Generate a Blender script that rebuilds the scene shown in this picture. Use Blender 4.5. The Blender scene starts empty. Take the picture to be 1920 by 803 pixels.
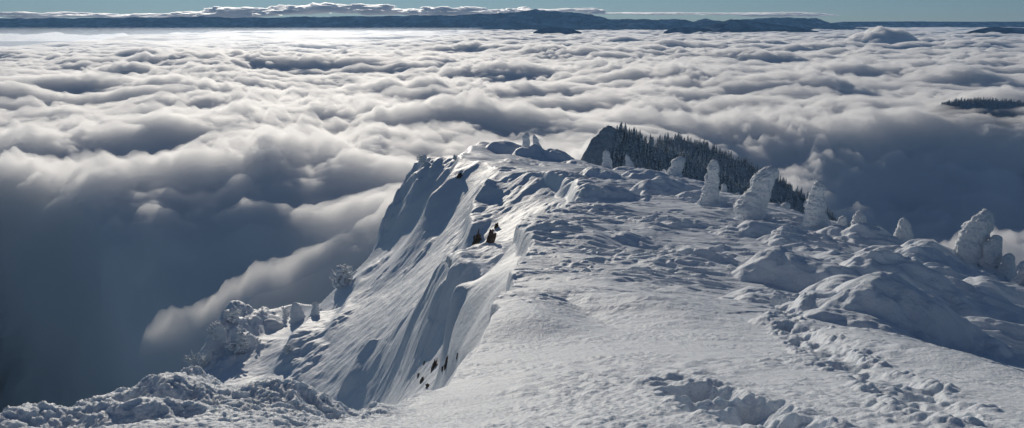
import bpy, math
import numpy as np

# ---------------------------------------------------------------- helpers
scene = bpy.context.scene
COL = scene.collection
R = math.radians
PITCH = R(15.7)
FPX = 1280.0
CP, SP = math.cos(PITCH), math.sin(PITCH)
SKYTINT = (0.77, 0.95, 1.10, 1.0)           # the thin dry winter air: bluer than the model's
SUN_AZ, SUN_EL = R(-16.0), R(13.0)      # azimuth from +Y towards +X, elevation

def at(u, v, Y):
    """point seen at pixel (u, v) of the 1920 px photograph, Y metres ahead"""
    x = (np.asarray(u, float) - 960.0) / FPX
    q = (401.5 - np.asarray(v, float)) / FPX
    dy = CP + q * SP
    dz = -SP + q * CP
    t = np.asarray(Y, float) / dy
    return np.stack(np.broadcast_arrays(x * t, dy * t, dz * t), -1)

def ss(a, b, x):
    t = np.clip((x - a) / (b - a), 0, 1)
    return t * t * (3 - 2 * t)

def _hash(ix, iy, seed):
    h = (ix.astype(np.uint32) * np.uint32(374761393) + iy.astype(np.uint32) * np.uint32(668265263)
         + np.uint32((seed * 2246822519 + 3266489917) & 0xffffffff))
    h ^= h >> np.uint32(13)
    h *= np.uint32(1274126177)
    h ^= h >> np.uint32(16)
    h *= np.uint32(2654435761)
    h ^= h >> np.uint32(15)
    return h

_GA = np.arange(256) * (2 * math.pi / 256)
_GX, _GY = np.cos(_GA).astype(np.float32), np.sin(_GA).astype(np.float32)

def perlin(x, y, seed=0):
    x0 = np.floor(x); y0 = np.floor(y)
    fx = (x - x0).astype(np.float32); fy = (y - y0).astype(np.float32)
    ix = x0.astype(np.int64).astype(np.uint32); iy = y0.astype(np.int64).astype(np.uint32)
    one = np.uint32(1)
    def g(jx, jy, ax, ay):
        k = (_hash(jx, jy, seed) >> np.uint32(20)) & np.uint32(255)
        return _GX[k] * ax + _GY[k] * ay
    a = g(ix, iy, fx, fy); b = g(ix + one, iy, fx - 1, fy)
    c = g(ix, iy + one, fx, fy - 1); d = g(ix + one, iy + one, fx - 1, fy - 1)
    sx = fx * fx * fx * (fx * (fx * 6 - 15) + 10); sy = fy * fy * fy * (fy * (fy * 6 - 15) + 10)
    ab = a + (b - a) * sx; cd = c + (d - c) * sx
    return 1.5 * (ab + (cd - ab) * sy)

def fbm(x, y, seed=0, octs=4, gain=0.5, lac=2.03, fade=None, wl=None):
    """fade: local sampling length; octaves of wavelength wl/lac^k finer than that are faded out"""
    s = 0; a = 1.0; f = 1.0
    for k in range(octs):
        w = a if fade is None else a * ss(1.2, 3.0, (wl / f) / fade)
        s = s + w * perlin(x * f + 17.3 * k, y * f - 9.1 * k, seed + k)
        f *= lac; a *= gain
    return s

def worley(x, y, seed=0):
    """distance to nearest jittered point (cell units)"""
    x0 = np.floor(x); y0 = np.floor(y)
    best = np.full(np.shape(x), 9.0, np.float32)
    for i in (-1, 0, 1):
        for j in (-1, 0, 1):
            cx = x0 + i; cy = y0 + j
            h = _hash(cx.astype(np.int64).astype(np.uint32), cy.astype(np.int64).astype(np.uint32), seed)
            px = cx + (h & np.uint32(1023)) / 1023.0; py = cy + ((h >> np.uint32(10)) & np.uint32(1023)) / 1023.0
            d = ((px - x) ** 2 + (py - y) ** 2).astype(np.float32)
            best = np.minimum(best, d)
    return np.sqrt(best)

def mesh_np(name, V, F, smooth=True):
    me = bpy.data.meshes.new(name)
    V = np.ascontiguousarray(V, np.float32); F = np.ascontiguousarray(F, np.int32)
    n = F.shape[1]
    me.vertices.add(len(V)); me.vertices.foreach_set('co', V.ravel())
    me.loops.add(F.size); me.loops.foreach_set('vertex_index', F.ravel())
    me.polygons.add(len(F))
    me.polygons.foreach_set('loop_start', np.arange(0, F.size, n, dtype=np.int32))
    me.polygons.foreach_set('use_smooth', np.full(len(F), smooth, bool))
    me.update(calc_edges=True)
    return me

def grid_faces(nr, nc, off=0):
    i = np.arange(nr - 1)[:, None] * nc + np.arange(nc - 1)[None, :] + off
    return np.stack([i, i + 1, i + nc + 1, i + nc], -1).reshape(-1, 4)

def link(name, me, mat=None, parent=None, **props):
    o = bpy.data.objects.new(name, me)
    COL.objects.link(o)
    if mat is not None and me is not None and not me.materials: me.materials.append(mat)
    if parent is not None: o.parent = parent
    for k, v in props.items(): o[k] = v
    return o

def mat(name):
    m = bpy.data.materials.new(name); m.use_nodes = True
    nt = m.node_tree
    for n in list(nt.nodes): nt.nodes.remove(n)
    out = nt.nodes.new('ShaderNodeOutputMaterial')
    return m, nt, out

def N(nt, kind, **kw):
    n = nt.nodes.new(kind)
    for k, v in kw.items():
        if k in n.inputs.keys(): n.inputs[k].default_value = v
        else: setattr(n, k, v)
    return n

def L(nt, a, b): nt.links.new(a, b)

# ---------------------------------------------------------------- camera, light, sky
cam = bpy.data.cameras.new('camera')
cam.sensor_fit = 'HORIZONTAL'; cam.sensor_width = 36.0
cam.lens = 36.0 * FPX / 1920.0
cam.clip_start = 0.1; cam.clip_end = 400000.0
camo = bpy.data.objects.new('camera', cam); COL.objects.link(camo)
camo.rotation_euler = (R(90) - PITCH, 0, 0)
scene.camera = camo

sun = bpy.data.lights.new('sun', 'SUN')
sun.energy = 5.0; sun.angle = R(0.53); sun.color = (1.0, 0.91, 0.78)
suno = bpy.data.objects.new('sun', sun); COL.objects.link(suno)
# the lamp shines along its -Z: tilt it so that -Z points away from the sun's place in the sky
suno.rotation_euler = (R(90) - SUN_EL, 0, -SUN_AZ + math.pi)

world = bpy.data.worlds.new('World'); scene.world = world; world.use_nodes = True
wn = world.node_tree
for n in list(wn.nodes): wn.nodes.remove(n)
wo = wn.nodes.new('ShaderNodeOutputWorld'); bg = wn.nodes.new('ShaderNodeBackground')
sky = wn.nodes.new('ShaderNodeTexSky'); sky.sky_type = 'NISHITA'; sky.sun_disc = False
sky.sun_elevation = SUN_EL; sky.sun_rotation = SUN_AZ
sky.altitude = 1900; sky.air_density = 1.0; sky.dust_density = 0.0; sky.ozone_density = 3.0
tint = wn.nodes.new('ShaderNodeMix'); tint.data_type = 'RGBA'; tint.blend_type = 'MULTIPLY'; tint.inputs[0].default_value = 1.0
tint.inputs[7].default_value = SKYTINT
hs = wn.nodes.new('ShaderNodeHueSaturation'); hs.inputs['Saturation'].default_value = 0.78
L(wn, sky.outputs['Color'], hs.inputs['Color']); L(wn, hs.outputs['Color'], tint.inputs[6]); L(wn, tint.outputs[2], bg.inputs['Color']); bg.inputs['Strength'].default_value = 0.085
L(wn, bg.outputs[0], wo.inputs['Surface'])
scene.view_settings.view_transform = 'Standard'; scene.view_settings.look = 'None'
scene.view_settings.exposure = -0.90; scene.view_settings.gamma = 1.0
scene.view_settings.use_curve_mapping = False
RNR, RNC = 1940, 1400          # rows and columns of the snow ridge
CNR, CNC = 1800, 1100          # rows and columns of the cloud sea
HAZE = 7e-6
CDENS, CG, CCORE, CVB = 0.02, 0.5, 60, 24
# ---------------------------------------------------------------- snow ridge: one height field over (x, y)
def tps(ctrl, smooth=0.0):
    P = np.asarray(ctrl, float); n = len(P)
    c = P[:, :2] / 50.0
    r2 = ((c[:, None] - c[None]) ** 2).sum(-1)
    K = 0.5 * r2 * np.log(r2 + 1e-12) + smooth * np.eye(n)
    A = np.zeros((n + 3, n + 3)); A[:n, :n] = K
    A[:n, n] = 1; A[:n, n + 1:] = c; A[n, :n] = 1; A[n + 1:, :n] = c.T
    w = np.linalg.solve(A, np.concatenate([P[:, 2], np.zeros(3)]))
    def f(x, y):
        x = x / 50.0; y = y / 50.0
        s = w[n] + w[n + 1] * x + w[n + 2] * y
        for k in range(n):
            q = (x - c[k, 0]) ** 2 + (y - c[k, 1]) ** 2
            s = s + w[k] * 0.5 * q * np.log(q + 1e-12)
        return s
    return f

def poly_dist(x, y, pts, closed=False):
    """distance to polyline, side (+ right of travel), nearest point, arc length"""
    P = np.asarray(pts, float)[:, :2]
    if closed: P = np.concatenate([P, P[:1]])
    best = np.full(x.shape, 1e9); side = np.zeros(x.shape); nx = np.zeros(x.shape); ny = np.zeros(x.shape); arc = np.zeros(x.shape)
    L0 = 0
    for (ax, ay), (bx, by) in zip(P[:-1], P[1:]):
        dx, dy = bx - ax, by - ay; l2 = dx * dx + dy * dy + 1e-9
        t = np.clip(((x - ax) * dx + (y - ay) * dy) / l2, 0, 1)
        qx, qy = ax + t * dx, ay + t * dy
        d = np.hypot(x - qx, y - qy)
        m = d < best
        best = np.where(m, d, best)
        cr = (x - ax) * dy - (y - ay) * dx
        side = np.where(m, np.sign(cr), side); nx = np.where(m, qx, nx); ny = np.where(m, qy, ny)
        arc = np.where(m, L0 + t * math.sqrt(l2), arc)
        L0 += math.sqrt(l2)
    return best, side, nx, ny, arc

def inside(x, y, pts):
    P = np.asarray(pts, float)[:, :2]; n = len(P)
    r = np.zeros(x.shape, bool)
    for i in range(n):
        ax, ay = P[i]; bx, by = P[(i + 1) % n]
        if ay == by: continue
        c = ((ay > y) != (by > y)) & (x < (bx - ax) * (y - ay) / (by - ay) + ax)
        r ^= c
    return r

def px(L): return np.array([at(*p) for p in L])

TOP = px([(100, 790, 5.6), (300, 725, 6.3), (370, 703, 6.8), (440, 733, 6.7), (540, 722, 6.7), (625, 764, 6.8), (750, 754, 8.1), (400, 802, 4.9), (700, 802, 5.8),
          (842, 714, 11), (880, 673, 13.5), (920, 628, 17), (1000, 802, 5.8), (1300, 790, 5.6), (1600, 795, 5.5), (1900, 790, 5.7), (2300, 790, 6.5),
          (1000, 700, 10.5), (1250, 700, 9.4), (1500, 700, 9.0), (1750, 700, 10.2), (1950, 710, 13),
          (940, 582, 22), (1100, 600, 20), (1060, 560, 24.5), (1300, 620, 15.5), (1500, 600, 17.5), (1720, 620, 22), (1900, 630, 27), (2200, 680, 30),
          (985, 480, 43), (1000, 455, 51), (1150, 480, 43), (1300, 480, 41), (1450, 500, 36), (1600, 520, 35), (1750, 540, 36), (1900, 560, 39),
          (972, 413, 63), (1100, 420, 64), (1250, 420, 61), (1400, 420, 63), (1525, 432, 60), (1690, 472, 52), (1805, 520, 44), (1905, 548, 40),
          (1060, 386, 75), (1086, 350, 93), (1200, 370, 88), (1330, 382, 76), (1265, 331, 112), (1140, 316, 142), (1055, 327, 110), (1100, 335, 108), (1180, 340, 104),
          (1010, 320, 116), (945, 317, 124), (905, 300, 140), (880, 286, 158), (920, 271, 174), (960, 284, 170), (1040, 299, 160), (1090, 309, 150), (1000, 300, 150)])
FACE = px([(620, 740, 88), (700, 740, 80), (750, 700, 76), (800, 690, 67), (750, 650, 80), (680, 650, 95), (600, 660, 105), (560, 640, 113),
           (500, 700, 106), (440, 720, 101), (900, 480, 90), (850, 480, 101), (800, 500, 109), (750, 520, 119),
           (700, 500, 140), (800, 420, 130), (760, 450, 140), (850, 400, 126), (900, 400, 114), (950, 395, 108), (1000, 390, 103), (1040, 380, 101),
           (900, 350, 124), (840, 350, 143), (800, 340, 156), (760, 345, 161), (730, 400, 156), (720, 440, 152), (600, 600, 126), (540, 600, 134),
           (480, 600, 134), (430, 620, 130), (390, 690, 116), (790, 302, 167), (850, 298, 168), (880, 284, 168), (640, 540, 138)])
FACE = np.concatenate([FACE, px([(822, 560, 73), (812, 620, 71), (770, 600, 80)]), [(-1, 50, -29), (-5, 56, -31), (-2, 40, -27), (2, 58, -28), (-3, 14, -16), (-6, 9, -16), (-12, 10, -24), (-20, 30, -40), (0, 22, -19), (2.5, 40, -24), (-30, 60, -52), (-10, 40, -34), (5, 70, -27), (0, 60, -28), (10, 105, -27)]])
SHOULDER = px([(972, 409, 64), (949, 446, 62), (919, 480, 60), (889, 498, 58.5), (845, 521, 57.5), (990, 450, 53), (985, 500, 41.5), (950, 545, 33), (930, 510, 46), (890, 530, 53), (858, 555, 55), (930, 575, 29), (920, 600, 25.5), (905, 640, 22),
               (840, 600, 56), (880, 590, 43), (850, 640, 48), (870, 660, 33), (860, 700, 24), (800, 745, 16)])
BROW = px([(1000, 385, 68), (975, 404, 65), (949, 444, 62), (919, 478, 60), (889, 496, 59), (852, 512, 58.5), (838, 524, 57.5), (833, 560, 56), (832, 600, 55), (842, 640, 49), (850, 690, 36), (840, 750, 24), (760, 800, 15), (700, 800, 9)])
EDGE = px([(-900, 900, 4.0), (-150, 830, 5.2), (20, 788, 5.9), (130, 768, 6.1), (190, 742, 6.3), (300, 708, 6.7), (370, 699, 7.0), (440, 728, 6.9), (485, 734, 6.7), (540, 720, 6.9), (592, 738, 6.8), (625, 762, 6.8),
           (690, 758, 7.2), (750, 752, 8.2), (800, 735, 9.5), (842, 713, 11), (880, 672, 13.5), (912, 632, 16.8), (926, 606, 19), (940, 592, 20.3), (921, 575, 21.6), (948, 560, 25), (958, 520, 33), (985, 480, 43), (1000, 455, 51), (985, 432, 57),
           (970, 412, 63), (990, 397, 68), (1045, 388, 74), (1072, 372, 82), (1084, 350, 93), (1076, 332, 105), (1055, 326, 110), (1010, 319, 117), (945, 316, 125), (905, 300, 141), (878, 285, 160), (900, 268, 190)])
FOOT = np.concatenate([px([(360, 700, 116), (372, 660, 120), (400, 615, 127), (440, 585, 136), (500, 586, 138), (560, 588, 140), (600, 574, 136), (640, 530, 141), (690, 488, 147), (712, 455, 152), (709, 420, 154), (720, 375, 157),
                   (744, 338, 161), (765, 318, 164), (790, 301, 168), (850, 297, 170), (880, 282, 172), (908, 269, 176), (935, 269, 177), (960, 283, 173), (1000, 289, 168), (1040, 298, 162), (1090, 308, 153), (1140, 314, 145),
                   (1200, 318, 136), (1265, 330, 118), (1310, 345, 107), (1360, 360, 94), (1420, 384, 84), (1470, 405, 76), (1520, 420, 70), (1570, 432, 65), (1630, 455, 60), (1690, 468, 56), (1760, 492, 50), (1850, 530, 46), (1910, 550, 43), (2000, 580, 40), (2200, 640, 32), (2500, 700, 25)])[:, :2],
                   [(40, 5), (30, -12), (-20, -12), (-18, 4), (-24, 20), (-40, 50), (-56, 85)]])

topf, facef, shouf = tps(TOP, 2e-5), tps(FACE, 3e-4), tps(SHOULDER, 1e-4)

# buried dwarf pines and drifts: (u, v of the foot, Y, half width, height, lean of the tail to the lee side)
DRIFTS = [(1470, 520, 32, 2.8, 1.6), (1590, 560, 27, 2.4, 1.2), (1690, 565, 30, 3.0, 1.8), (1745, 492, 46, 2.6, 1.6), (1570, 515, 37, 2.2, 0.7), (1780, 545, 38, 2.6, 1.3), (1850, 585, 32, 2.4, 1.4),
          (1215, 362, 92, 3.2, 1.7), (1110, 370, 86, 3.4, 1.8), (1120, 330, 112, 3.0, 1.4), (1190, 330, 112, 3.0, 1.4), (1255, 362, 92, 2.6, 1.2), (1165, 322, 132, 3.0, 1.3), (1300, 380, 82, 2.2, 0.9),
          (1300, 470, 45, 2.0, 0.6), (1180, 450, 52, 1.8, 0.6), (1420, 445, 56, 2.2, 0.9), (1465, 455, 52, 1.8, 0.7), (1560, 460, 56, 2.0, 0.8), (1620, 470, 54, 2.0, 1.0), (1500, 470, 48, 1.8, 0.6), (1370, 450, 56, 1.8, 0.6),
          (1420, 565, 22.5, 0.9, 0.35), (1540, 590, 20.5, 1.6, 0.9), (1640, 615, 20, 1.6, 1.0), (1275, 490, 40, 1.4, 0.4), (1250, 728, 8.4, 0.5, 0.10),
          (940, 275, 171, 4.0, 1.8), (985, 296, 160, 3.5, 2.4), (1015, 300, 160, 3.2, 2.0), (1040, 305, 156, 3.0, 1.6), (1075, 312, 148, 3.0, 1.4), (960, 310, 140, 3, 1.0), (1750, 600, 22, 1.6, 0.5), (1880, 620, 21, 1.8, 0.6), (1660, 520, 42, 2.2, 0.8),
          (1560, 610, 19, 1.0, 0.5), (1420, 560, 24, 1.4, 0.6), (1650, 500, 46, 2.4, 1.0), (1720, 520, 42, 2.2, 1.1), (1450, 610, 16.8, 0.8, 0.25)]
# ribs on the face and hollows on the top: polyline, half width, height (negative: hollow)
RIBS = [([(938, 326, 121), (904, 350, 119), (889, 380, 115), (880, 420, 108), (885, 470, 96)], 2.0, 2.6),
        ([(880, 288, 158), (866, 320, 150), (850, 360, 142), (825, 400, 136), (790, 440, 132), (765, 470, 130)], 3.2, 2.6),
        ([(795, 305, 166), (790, 340, 160), (770, 390, 154), (750, 440, 146)], 5.0, 2.2),
        ([(845, 330, 152), (815, 370, 148), (790, 410, 143)], 1.6, 1.4),
        ([(830, 370, 146), (812, 410, 138), (800, 440, 130)], 1.4, 1.2),
        ([(945, 490, 58), (900, 500, 68), (860, 506, 76), (838, 520, 80), (833, 560, 75)], 3.0, 1.5),
        ([(905, 560, 66), (880, 600, 64), (862, 640, 60)], 1.2, 0.5),
        ([(833, 560, 75), (810, 610, 73), (770, 640, 76), (745, 680, 76), (730, 720, 75)], 1.5, 0.9),
        ([(810, 620, 72), (785, 660, 71), (765, 720, 69)], 1.2, 0.6),
        ([(600, 580, 128), (560, 640, 115), (535, 680, 108), (510, 725, 102)], 2.2, 2.2),
        ([(700, 640, 92), (660, 700, 88), (640, 745, 85)], 1.6, 1.5),
        ([(445, 600, 134), (425, 640, 126), (395, 690, 117)], 4.0, 4.2),
        ([(690, 500, 142), (660, 560, 128), (610, 660, 106)], 2.0, 0.9)]
DUNES = [([(960, 640, 15.5), (990, 600, 19.5), (1000, 566, 23.5), (1080, 562, 23.8), (1200, 578, 21), (1320, 598, 18), (1440, 615, 16.3)], 1.9, 0.55),
         ([(1560, 640, 15), (1700, 690, 11), (1850, 712, 10), (2000, 715, 10)], 1.3, 0.4),
         ([(985, 430, 58), (1060, 440, 54), (1180, 455, 49)], 3.5, 0.6)]
# the walked trail: foot holes (u, v, Y)
rs = np.random.RandomState(5)
TRAIL = px([(1478, 560, 23), (1478, 590, 20.5), (1470, 615, 18.2), (1482, 645, 15.6), (1500, 665, 13.8), (1545, 690, 11.5), (1590, 715, 9.7), (1640, 730, 8.6), (1690, 760, 7.3), (1760, 800, 5.8)])

WA = R(-38)                                        # the wind blew across the ridge: dunes and scour marks run this way
def ridge_z(x, y, step):
    d = np.hypot(x, y)
    dist, side, nx_, ny_, arc = poly_dist(x, y, EDGE)
    topin = inside(x, y, np.concatenate([EDGE[:, :2], [(60, 400), (400, 400), (400, -60), (-60, -60)]]))
    side = np.where(topin, 1.0, -1.0)
    jag = 0.045 * np.clip(d, 3, 60) ** 0.6 * perlin(arc / 3.1, arc * 0 + 0.5, 77) + 0.010 * np.clip(d, 3, 60) ** 0.6 * perlin(arc / 0.9, arc * 0 + 3.5, 78)
    sd = dist * side + jag * 0.6
    ins = inside(x, y, FOOT)
    od, _, bx, by, _ = poly_dist(x, y, FOOT, True)
    qx = np.where(ins, x, bx); qy = np.where(ins, y, by)
    out = np.where(ins, 0, od)
    T, F = topf(qx, qy), facef(qx, qy)
    u = math.cos(WA) * x + math.sin(WA) * y; w = -math.sin(WA) * x + math.cos(WA) * y
    # --- top: drifts, scour, sastrugi, grain
    T = T + np.zeros(x.shape)
    for (a, b, Y, r, h) in DRIFTS:
        p = at(a, b, Y)
        I = np.nonzero((np.abs(x - p[0]) < 3.6 * r) & (np.abs(y - p[1]) < 3.6 * r))
        if not len(I[0]): continue
        X, Z_, uu, ww = x[I], y[I], u[I], w[I]
        du = (X - p[0]) * math.cos(WA) + (Z_ - p[1]) * math.sin(WA); dw = -(X - p[0]) * math.sin(WA) + (Z_ - p[1]) * math.cos(WA)
        rq = np.hypot(du, dw) + 1e-6
        rr = r * (1 + 0.25 * perlin(1.3 * du / rq + a + 0.37, 1.3 * dw / rq + b + 0.61, 5))
        q = np.sqrt((du * np.where(du > 0, 0.42, 1.15) / rr) ** 2 + (dw / rr) ** 2)
        T[I] += h * np.clip(1 - q * q * (1 + 0.35 * fbm(X / r * 1.1 + a, Z_ / r * 1.1, 8, 3)), 0, 1) ** 1.2 * (1 + 0.16 * fbm(uu / r * 0.8, ww / r * 1.8 + a, 9, 3, 0.45))
    swell = fbm(u / 14, w / 6, 101, 3, 0.5, fade=step, wl=7)
    far = ss(12, 40, d)
    T = T + (0.10 + 0.50 * far) * swell
    patch = ss(-0.1, 0.5, fbm(u / 9, w / 5, 111, 2))
    sas = 1 - np.abs(fbm(u / 5.0, w / 0.9, 121, 3, 0.55, fade=step, wl=0.9))
    T = T + (0.025 + 0.23 * far) * (0.25 + patch) * (sas ** 2 - 0.4)
    lump = np.clip(1 - worley(u / 1.6, w / 1.0, 131) ** 2 * 1.8, 0, 1) * ss(0.15, 0.55, fbm(u / 11, w / 7, 141, 2))
    T = T + (0.05 + 0.18 * far) * lump ** 1.3
    # wind-scoured crust, streaked along the wind
    cr_ = fbm(u / 1.9 + 0.6 * perlin(x / 1.3, y / 1.3, 145), w / 0.55, 146, 4, 0.6, fade=step, wl=0.6)
    T = T + (0.012 + 0.15 * far) * (0.25 + ss(-0.1, 0.5, fbm(u / 7, w / 5, 147, 2))) * cr_
    ch = np.clip(fbm(u / 1.1 + 0.5 * perlin(x / 0.8, y / 0.8, 150), w / 0.6, 148, 5, 0.6, fade=step, wl=0.6) - 0.1, 0, 1) * 1.3 * ss(0.0, 0.5, fbm(u / 6, w / 4, 149, 3))
    T = T + (0.02 + 0.09 * far) * ch * ss(1.3, 2.8, 0.42 / step)
    # near crust: broken rime crumbs
    near = 1 - ss(10, 26, d)
    crumbs = np.clip(0.75 - worley(x / 0.17, y / 0.17, 151), 0, 1) * ss(-0.2, 0.5, fbm(x / 2.2, y / 1.6, 161, 3))
    T = T + near * 0.05 * crumbs + near * 0.010 * fbm(x / 0.06, y / 0.06, 171, 3, 0.6, fade=step, wl=0.06)
    crumb2 = np.clip(0.7 - worley(x / 0.45, y / 0.36, 152), 0, 1) * ss(-0.05, 0.5, fbm(x / 4.2, y / 3.0, 162, 3))
    T = T + (1 - ss(10, 28, d)) * 0.09 * crumb2
    # cauliflower rime along the lip on the lower left
    lipx = ss(-1.1, -2.0, x) * (1 - ss(9, 14, d)) * (1 - ss(0.6, 3.2, dist))
    xo, yo = x, y; x = x + 0.10 * fbm(xo / 0.3, yo / 0.3, 186, 3); y = y + 0.10 * fbm(xo / 0.3, yo / 0.3, 188, 3)
    c1 = np.clip(1 - worley(x / 0.75, y / 0.75, 181) ** 2 * 1.6, -0.2, 1); c2 = np.clip(1 - worley(x / 0.21, y / 0.21, 182) ** 2 * 1.5, 0, 1); c3 = np.clip(1 - worley(x / 0.075, y / 0.075, 183) ** 2 * 1.4, 0, 1)
    c4 = 1 - worley(x / 0.033, y / 0.033, 184); x, y = xo, yo
    bank = 0.20 * fbm(x / 1.0, y / 0.8, 189, 2)
    T = T + lipx * (bank + 0.05 * c1 + 0.045 * c2 * (0.6 + 0.5 * c1) + 0.040 * c3 * (0.5 + 0.6 * c2) + 0.030 * c4) - lipx * 0.13
    # scooped scar in the lower middle and the trail
    for (cu, cv, cY, r, h) in ((1320, 748, 7.3, 0.55, -0.34), (1375, 790, 6.3, 0.62, -0.48), (1440, 830, 5.4, 0.5, -0.4), (1270, 728, 8.2, 0.4, -0.10), (1480, 575, 21.5, 0.5, -0.5)):
        p = at(cu, cv, cY)
        q = np.hypot(x - p[0], y - p[1]) / r + 0.26 * fbm(x / (0.7 * r), y / (0.5 * r), 201, 4, 0.5, fade=step, wl=0.5 * r)
        T = T + h * (1 - ss(0.35, 1.05, q)) + 0.02 * ss(1.4, 1.0, q) * np.clip(1 - worley(x / 0.13, y / 0.11, 203) ** 2 * 1.8, 0, 1)
    for (pl, r, h) in DUNES:
        P = px(pl); rd, rsd, _, _, ra = poly_dist(x, y, P)
        Lt = np.hypot(*(P[1:, :2] - P[:-1, :2]).T).sum()
        kk = rd * rsd / r
        T = T + h * ss(0, 0.15, ra / Lt) * ss(1, 0.7, ra / Lt) * np.where(kk > 0, np.exp(-(kk / 0.8) ** 2), np.exp(-(kk / 1.6) ** 2))
    td, ts, _, _, ta = poly_dist(x, y, TRAIL)
    wob = td + 0.12 * fbm(x / 0.35, y / 0.35, 211, 3)
    hole = np.zeros(x.shape)
    stepn = np.floor(ta / 0.62)
    ox = (ta / 0.62 - stepn - 0.5) * 0.62; oy = td * ts - np.where(stepn % 2 == 0, 0.14, -0.14)
    hq = np.hypot(ox / 0.27, oy / 0.17) + 0.3 * fbm(x / 0.2, y / 0.2, 212, 2)
    T = T - (0.17 * (1 - ss(0.45, 1.15, hq)) * (td < 0.6) * (ta > 0.02)) - 0.10 * (1 - ss(0.1, 0.5, wob)) * (0.6 + fbm(x / 0.5, y / 0.5, 215, 2)) + 0.09 * np.exp(-((wob - 0.42) / 0.2) ** 2) * ss(-0.3, 0.5, fbm(x / 0.7, y / 0.7, 214, 2)) * (0.2 + np.clip(1 - worley(x / 0.16, y / 0.16, 213) ** 2 * 2, 0, 1))
    # --- face
    F0 = F
    fu = 0.75 * x + 0.66 * y; fw = 0.66 * x - 0.75 * y       # fu: down the face; fw: along it
    F = F + 0.3 * fbm(fu / 20, fw / 12, 221, 3, 0.5, fade=step, wl=9) + 0.035 * (1 - np.abs(fbm(fu / 9 + 0.3 * perlin(fw / 6, fu / 9, 8), fw / 2.4, 231, 3, 0.5, fade=step, wl=2.4))) ** 2
    F = F + 0.17 * fbm(fu / 3.2, fw / 2.5, 241, 4, 0.58, fade=step, wl=2.0)
    broken = ss(0.1, 0.5, fbm(fu / 16, fw / 10, 243, 2))
    F = F + broken * (0.5 - 0.28 * ss(88, 105, y) * ss(-16, -6, x)) * (np.clip(1 - worley(fu / 3.6, fw / 2.2, 244) ** 2 * 1.7, 0, 1) + 0.4 * np.clip(1 - worley(fu / 1.4, fw / 1.0, 245) ** 2 * 1.7, 0, 1))
    F = F0 + (F - F0) * ss(-0.5, 9, np.where(ins, od, 0))
    for (pl, r, h) in RIBS:
        P = px(pl); lo, hi = P[:, :2].min(0) - 5 * r, P[:, :2].max(0) + 5 * r
        I = np.nonzero((x > lo[0]) & (x < hi[0]) & (y > lo[1]) & (y < hi[1]))
        if not len(I[0]): continue
        rd, rsd, _, _, ra = poly_dist(x[I], y[I], P)
        Ltot = np.hypot(*(P[1:, :2] - P[:-1, :2]).T).sum()
        taper = ss(0, 0.12, ra / Ltot) * (1 - 0.85 * ss(0.75, 1.0, ra / Ltot))
        k = rd * rsd / r + 0.35 * perlin(ra / 4.0, ra * 0 + h, 251)
        F[I] += h * taper * np.where(k > 0, np.exp(-(k / 0.55) ** 2), np.exp(-np.abs(k / 1.5) ** 1.4))
    rough = ss(147, 158, y) * ss(-8, -22, x)
    F = F + rough * (1.0 * (1 - np.abs(fbm(x / 7, y / 7, 261, 3))) + 0.6 * fbm(x / 1.8, y / 1.8, 262, 2)) - rough * 0.9
    led = ss(-48, -54, x) * ss(108, 116, y)
    F = F + led * (1.3 * np.clip(1 - worley(x / 4.2, y / 4.2, 265) ** 2 * 1.5, 0, 1) + 0.6 * np.clip(1 - worley(x / 1.5, y / 1.5, 266) ** 2 * 1.5, 0, 1) + 0.25 * fbm(x / 0.8, y / 0.8, 267, 3))
    # --- the shoulder under the edge: a smooth bulge that breaks off over the face
    S = shouf(x, y) + 0.30 * fbm(u / 14, w / 8, 281, 2) - 1.1 * ss(22, 32, y) * ss(66, 56, y) + 0.05 * fbm(u / 2.4, w / 1.0, 284, 3, 0.55, fade=step, wl=1.0)
    bd, _, _, _, ba = poly_dist(x, y, BROW)
    bin_ = inside(x, y, np.concatenate([BROW[:, :2], [(60, 0), (60, 80)]]))
    bs = np.where(bin_, bd, -bd) + 0.7 * perlin(ba / 6.0, ba * 0 + 0.5, 282) + 0.1 * perlin(ba / 1.7, ba * 0 + 0.5, 283)
    S = S - 0.9 * np.exp(-np.clip(bs, 0, None) / 2.2)
    F = F + (S - F) * ss(-1.6, 0.6, bs) * (S > F)
    # --- cornice: the top rolls over and breaks off at the edge
    e = np.clip(sd, 0, None)
    lipw = np.clip(0.05 * d, 0.3, 3.0)
    T = T - np.exp(-e / lipw) * 0.10 * lipw
    wdt = np.clip(0.008 * d, 0.04, 1.2) * (1 + 0.8 * perlin(arc / 9, arc * 0 + 1.5, 79))
    k = ss(-1, 1, (sd + 0.6 * wdt) / wdt)
    F2 = np.minimum(F, T - 0.1)
    z = F2 + (T - F2) * k
    z = z - out * (0.8 + 1.7 * ss(5, -15, x) + 0.3 * fbm(x / 9, y / 9, 271, 2)) - 1.5 * ss(0, 4, out) + ss(1, 8, out) * 2.5 * fbm(x / 12, y / 12, 272, 3)
    return z

def bilerp_z(x, y):
    return float(ridge_z(np.array([[x]], float), np.array([[y]], float), np.array([[0.05]]))[0, 0])

nr, nc = RNR, RNC
rd_ = np.concatenate([np.geomspace(a, b, k, endpoint=False) for a, b, k in ((1.0, 4.5, 40), (4.5, 20, 540), (20, 130, 1120), (130, 331, 240))]); nr = len(rd_)
ra_ = np.linspace(R(-56), R(56), nc)
RD, RT = np.meshgrid(rd_, ra_, indexing='ij')
rx, ry = RD * np.sin(RT), RD * np.cos(RT)
rstep = np.maximum(np.gradient(rd_)[:, None] * 1.3, RD * R(112) / nc)
rz = ridge_z(rx, ry, rstep)

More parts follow.
